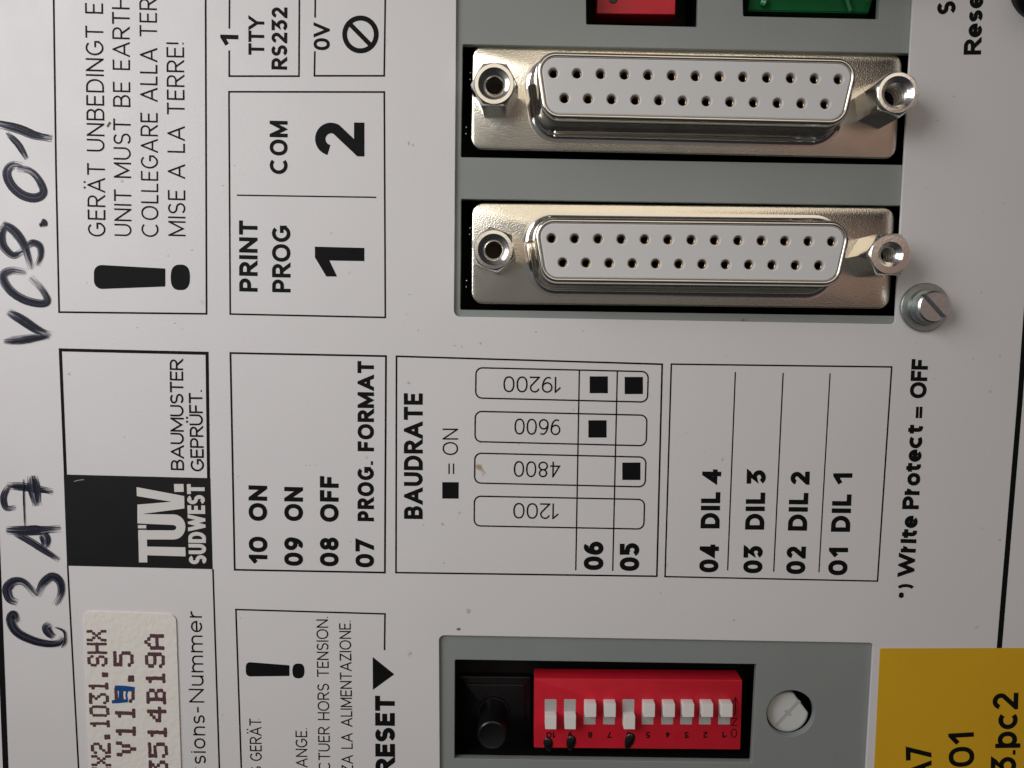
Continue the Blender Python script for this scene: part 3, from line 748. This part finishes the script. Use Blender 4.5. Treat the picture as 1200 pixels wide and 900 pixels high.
# ================================================================== red switch and green terminal at the top
ZR = -4.2
crd, rr_, wr_, hr_ = frame_of([(700.5, -95), (794, -94), (792.6, 17.3), (700.2, 16.3)], ZR)
red = empty('rocker_switch', (crd.x, crd.y, ZR - 3), rr_, 'red plastic switch cut off by the top edge, above the upper serial port', 'switch')
block('body', wr_, hr_, 0, 3, 'red_plastic', red, .12, .15)
hp = P2((718.6, -1.5), ZR) - crd
bm = bmesh.new(); loft(bm, [(circ(.62, 24), 3.004), (circ(.5, 24), 3.03)], False, True)
o = link('dark_dimple', bm, 'black_plastic', red); o.location = (hp.x * MM, hp.y * MM, 0)
ZG = -2.6
cgr, rg, wg, hg = frame_of([(880, -100), (1026, -98), (1022, 14.5), (880, 11.5)], ZG)
grn = empty('terminal_block', (cgr.x, cgr.y, -8), rg, 'green plastic terminal block in the notch at the top edge', 'terminal')
bm = bmesh.new()                                              # wedge-shaped housing: high far end, sloping face towards the port
w2, h2 = wg / 2, hg / 2
sec = [(-h2, 0), (-h2 + .1, 4.9), (-h2 + 1.6, 5.6), (-h2 + 4.2, 14.5), (h2, 14.5), (h2, 0)]
rows = [[bm.verts.new((x, y, z)) for y, z in sec] for x in (-w2, w2)]
for i in range(len(sec)):
    j = (i + 1) % len(sec); bm.faces.new((rows[0][j], rows[0][i], rows[1][i], rows[1][j]))
bm.faces.new(rows[0]); bm.faces.new(list(reversed(rows[1])))
bmesh.ops.bevel(bm, geom=bm.edges[:], offset=.12, segments=2, affect='EDGES')
link('housing', bm, 'green_plastic', grn, smooth=35)
def bar(name, a, b_, r, m, parent):
    a, b_ = Vector(a), Vector(b_); d = b_ - a; bm = bmesh.new()
    bmesh.ops.create_cone(bm, cap_ends=True, segments=16, radius1=r, radius2=r, depth=d.length)
    q = d.to_track_quat('Z', 'Y').to_matrix().to_4x4(); q.translation = (a + b_) / 2
    bmesh.ops.transform(bm, matrix=q, verts=bm.verts)
    return link(name, bm, m, parent, smooth=40)
mat('green_rib', (0.06, 0.30, 0.12), 0.35, spec=0.5)
bar('rib', (-w2 + 1.6, -h2 + 1.0, 5.4), (-w2 + 2.1, -h2 + .7, 5.7), .45, 'green_rib', grn)
bar('rib', (w2 - 2.6, -h2 + .1, 5.5), (w2 - 4.4, -h2 + 3.2, 6.6), .24, 'green_rib', grn)
bar('rib', (w2 - .5, -h2 + 1.4, 5.2), (w2 - 2.4, -h2 + 4.2, 6.9), .30, 'green_rib', grn)

# ================================================================== screws
zw = 0.0
cw = P2((1083.2, 360), 0.2)
scr = empty('slotted_screw', (cw.x, cw.y, 0), 0, 'silver slotted screw with a washer, on the white panel beside the lower serial port', 'screw')
bm = bmesh.new(); loft(bm, [(circ(3.0, 56), .005), (circ(3.0, 56), .42), (circ(2.92, 56), .5), (circ(1.5, 56), .5)], False, False)
link('washer', bm, 'washer_zinc', scr, smooth=40)
bm = bmesh.new(); loft(bm, [(circ(2.25, 48), .5), (circ(2.2, 48), .62), (circ(2.2, 48), .95), (circ(2.15, 48), 1.1), (circ(1.2, 48), 1.12)], False, False)
link('spring_ring', bm, 'washer_zinc', scr, smooth=40)
bm = bmesh.new(); n = 96; sl = .27
# head with a real slot: top face split in two segments
def seg(side, R=1.95):
    a0 = math.asin(sl / R)
    return [(R * math.cos(a0 + (math.pi - 2 * a0) * i / 30), side * R * math.sin(a0 + (math.pi - 2 * a0) * i / 30)) for i in range(31)]
for side in (1, -1):
    o_, ins = seg(side), seg(side, 1.74)
    if side < 0: o_ = list(reversed(o_)); ins = list(reversed(ins))
    if side > 0: loft(bm, [(o_, 1.0), (o_, 2.42), (ins, 2.6)], False, True)
    else: loft(bm, [(o_, 1.0), (o_, 2.42), (ins, 2.6)], False, True)
loft(bm, [(circ(1.93, 48), .9), (circ(1.93, 48), 1.75)], False, True)
o = link('head', bm, 'zinc', scr, smooth=35); o.rotation_euler.z = math.radians(-46)
# white nylon screw down in the round hole
cn = P2((923.4, 835.6), -1.7)
nyl = empty('nylon_screw', (cn.x, cn.y, -5), 0, 'white plastic screw head sunk in the round hole of the grey plate', 'screw')
bm = bmesh.new()
hd = []
for i in range(64):
    a = 2 * math.pi * i / 64; r = 2.78
    x, y = r * math.cos(a), r * math.sin(a)
    d = x * math.cos(math.radians(38)) + y * math.sin(math.radians(38))
    if d > 2.2: x -= (d - 2.2) * math.cos(math.radians(38)); y -= (d - 2.2) * math.sin(math.radians(38))
    hd.append((x, y))
sc_ = lambda k: [(x * k, y * k) for x, y in hd]
loft(bm, [(hd, 0), (hd, 2.95), (sc_(.985), 3.12), (sc_(.94), 3.22), (sc_(.86), 3.26)], False, True)
link('head', bm, 'nylon', nyl, smooth=50)
mat('groove_shade', (0.42, 0.43, 0.42), 0.6, spec=0.2)  # flat strips on the head, shade of the groove painted darker
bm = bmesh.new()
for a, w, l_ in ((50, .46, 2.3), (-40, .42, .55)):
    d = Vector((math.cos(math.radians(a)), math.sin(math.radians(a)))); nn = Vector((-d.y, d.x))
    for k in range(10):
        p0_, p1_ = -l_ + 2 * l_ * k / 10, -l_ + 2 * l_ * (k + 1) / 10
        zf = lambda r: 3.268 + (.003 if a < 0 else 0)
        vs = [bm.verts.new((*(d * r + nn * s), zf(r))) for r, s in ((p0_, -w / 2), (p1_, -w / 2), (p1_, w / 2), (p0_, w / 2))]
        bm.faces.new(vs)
link('slot', bm, 'groove_shade', nyl)

# ================================================================== stickers
lab = empty('paper_label', label='cream paper label with brown typed serial numbers and a blue correction', cat='label')
q = round_quad([P2(p, .12) for p in ((97.6, 716), (206.3, 719.5), (214.5, 960), (106.8, 960))], [1.0, 1.0, 1.0, 1.0])
sheet('paper', [q], .004, .16, 'paper', lab, .04)
DOT = {'X': '10001 10001 01010 00100 01010 10001 10001', 'H': '10001 10001 10001 11111 10001 10001 10001', 'S': '01110 10001 10000 01110 00001 10001 01110', 'V': '10001 10001 01010 01010 01010 00100 00100',
 'B': '11110 01001 01001 01110 01001 01001 11110', 'A': '00100 01010 10001 10001 11111 10001 10001', '0': '01110 10001 10001 10001 10001 10001 01110', '1': '00100 01100 00100 00100 00100 00100 01110',
 '2': '01110 10001 00001 00110 01000 10000 11111', '3': '11111 00010 00100 00010 00001 10001 01110', '4': '00010 00110 01010 10010 11111 00010 00010', '5': '11111 10000 11110 00001 00001 10001 01110',
 '9': '01110 10001 10001 01111 00001 10001 01110', '.': '00000 00000 00000 00000 00000 01100 01100', ' ': '00000 00000 00000 00000 00000 00000 00000'}
def dot_text(parent, s, p0, p1, cap, fill=.82):
    A, B = P2(p0, .165), P2(p1, .165); d = (B - A); Ln = d.length; d.normalize(); u = Vector((-d.y, d.x))
    ch = cap * scale_at(p0, .165) / 7; pitch = Ln / len(s); cwid = pitch * fill / 5
    bm = bmesh.new(); n = 0
    for i, chh in enumerate(s):
        for r, row in enumerate(DOT[chh].split()):
            for c_, v in enumerate(row):
                if v == '1':
                    n += 1
                    o = A + d * (pitch * i + (c_ + .5) * cwid) + u * ((6.5 - r) * ch) + Vector((random.gauss(0, .015), random.gauss(0, .015)))
                    poly(bm, [o + d * (x * cwid * .70) + u * (y * ch * .66) for x, y in oval(0, 0, 1, 1, 2.8, 12)], .165 + .0004 * (n % 8))
    link('lettering', bm, 'brown_ink', parent)
dot_text(lab, 'XX2.1031.SHX', (130.8, 912.2), (124.4, 736.6), 22.2, .86)
dot_text(lab, 'V115.5', (159.8, 886.2), (156, 759.6), 22.6, .80)
dot_text(lab, '3514B19A', (197.2, 908.6), (191.8, 739.8), 21.8, .82)
bm = bmesh.new()
for i, (pth, w) in enumerate((([(131, 822.5), (140, 822), (150, 821)], 4.4), ([(140, 822), (141, 814), (141, 806)], 4.2), ([(134.5, 805.5), (146, 806), (158, 807.5)], 5.4), ([(149, 820), (148, 814), (150, 808)], 2.6), ([(136, 808.5), (148, 809.5)], 2.0))):
    for q in ribbon([P2(p, .175) for p in spline(pth, 6)], w * .105): poly(bm, q, .176 + .001 * i)
link('ink_correction', bm, 'blue_ink', lab)

yel = empty('yellow_sticker', label='translucent yellow sticker with black lettering, over the thick black border line', cat='sticker')
sheet('film', [round_quad([P2(p, .05) for p in ((1031.3, 759.8), (1290, 759.0), (1280, 985), (1020, 985))], .12)], .045, .10, 'yellow_film', yel, .015)
for s, pa, pb_, cap, t in (('A7', (1092, 913), (1091.4, 874.2), 29.2, .185), ('.01', (1142, 906), (1141.2, 858), 29.2, .185), ('3.pc2', (1190.6, 906), (1193.6, 811.8), 29.2, .185)):
    text(yel, s, pa, pb_, cap, t, .09, 'print_black', .115)

# ================================================================== black knob cut off by the corner
ck = P2((1222, -14), 0)
kn = empty('black_knob', (ck.x, ck.y, 0), 0, 'round black knob cut off by the top corner of the picture', 'knob')
bm = bmesh.new(); loft(bm, [(circ(4.0, 56), .01), (circ(4.0, 56), .5), (circ(3.85, 56), .65), (circ(3.3, 56), .7)], False, True)
link('collar', bm, 'black_plastic', kn, smooth=35)
bm = bmesh.new(); loft(bm, [(circ(3.1, 56), .65), (circ(3.0, 56), 5.4), (circ(2.8, 56), 5.7), (circ(2.5, 56), 5.75)], False, True)
link('cap', bm, 'black_plastic', kn, smooth=35)
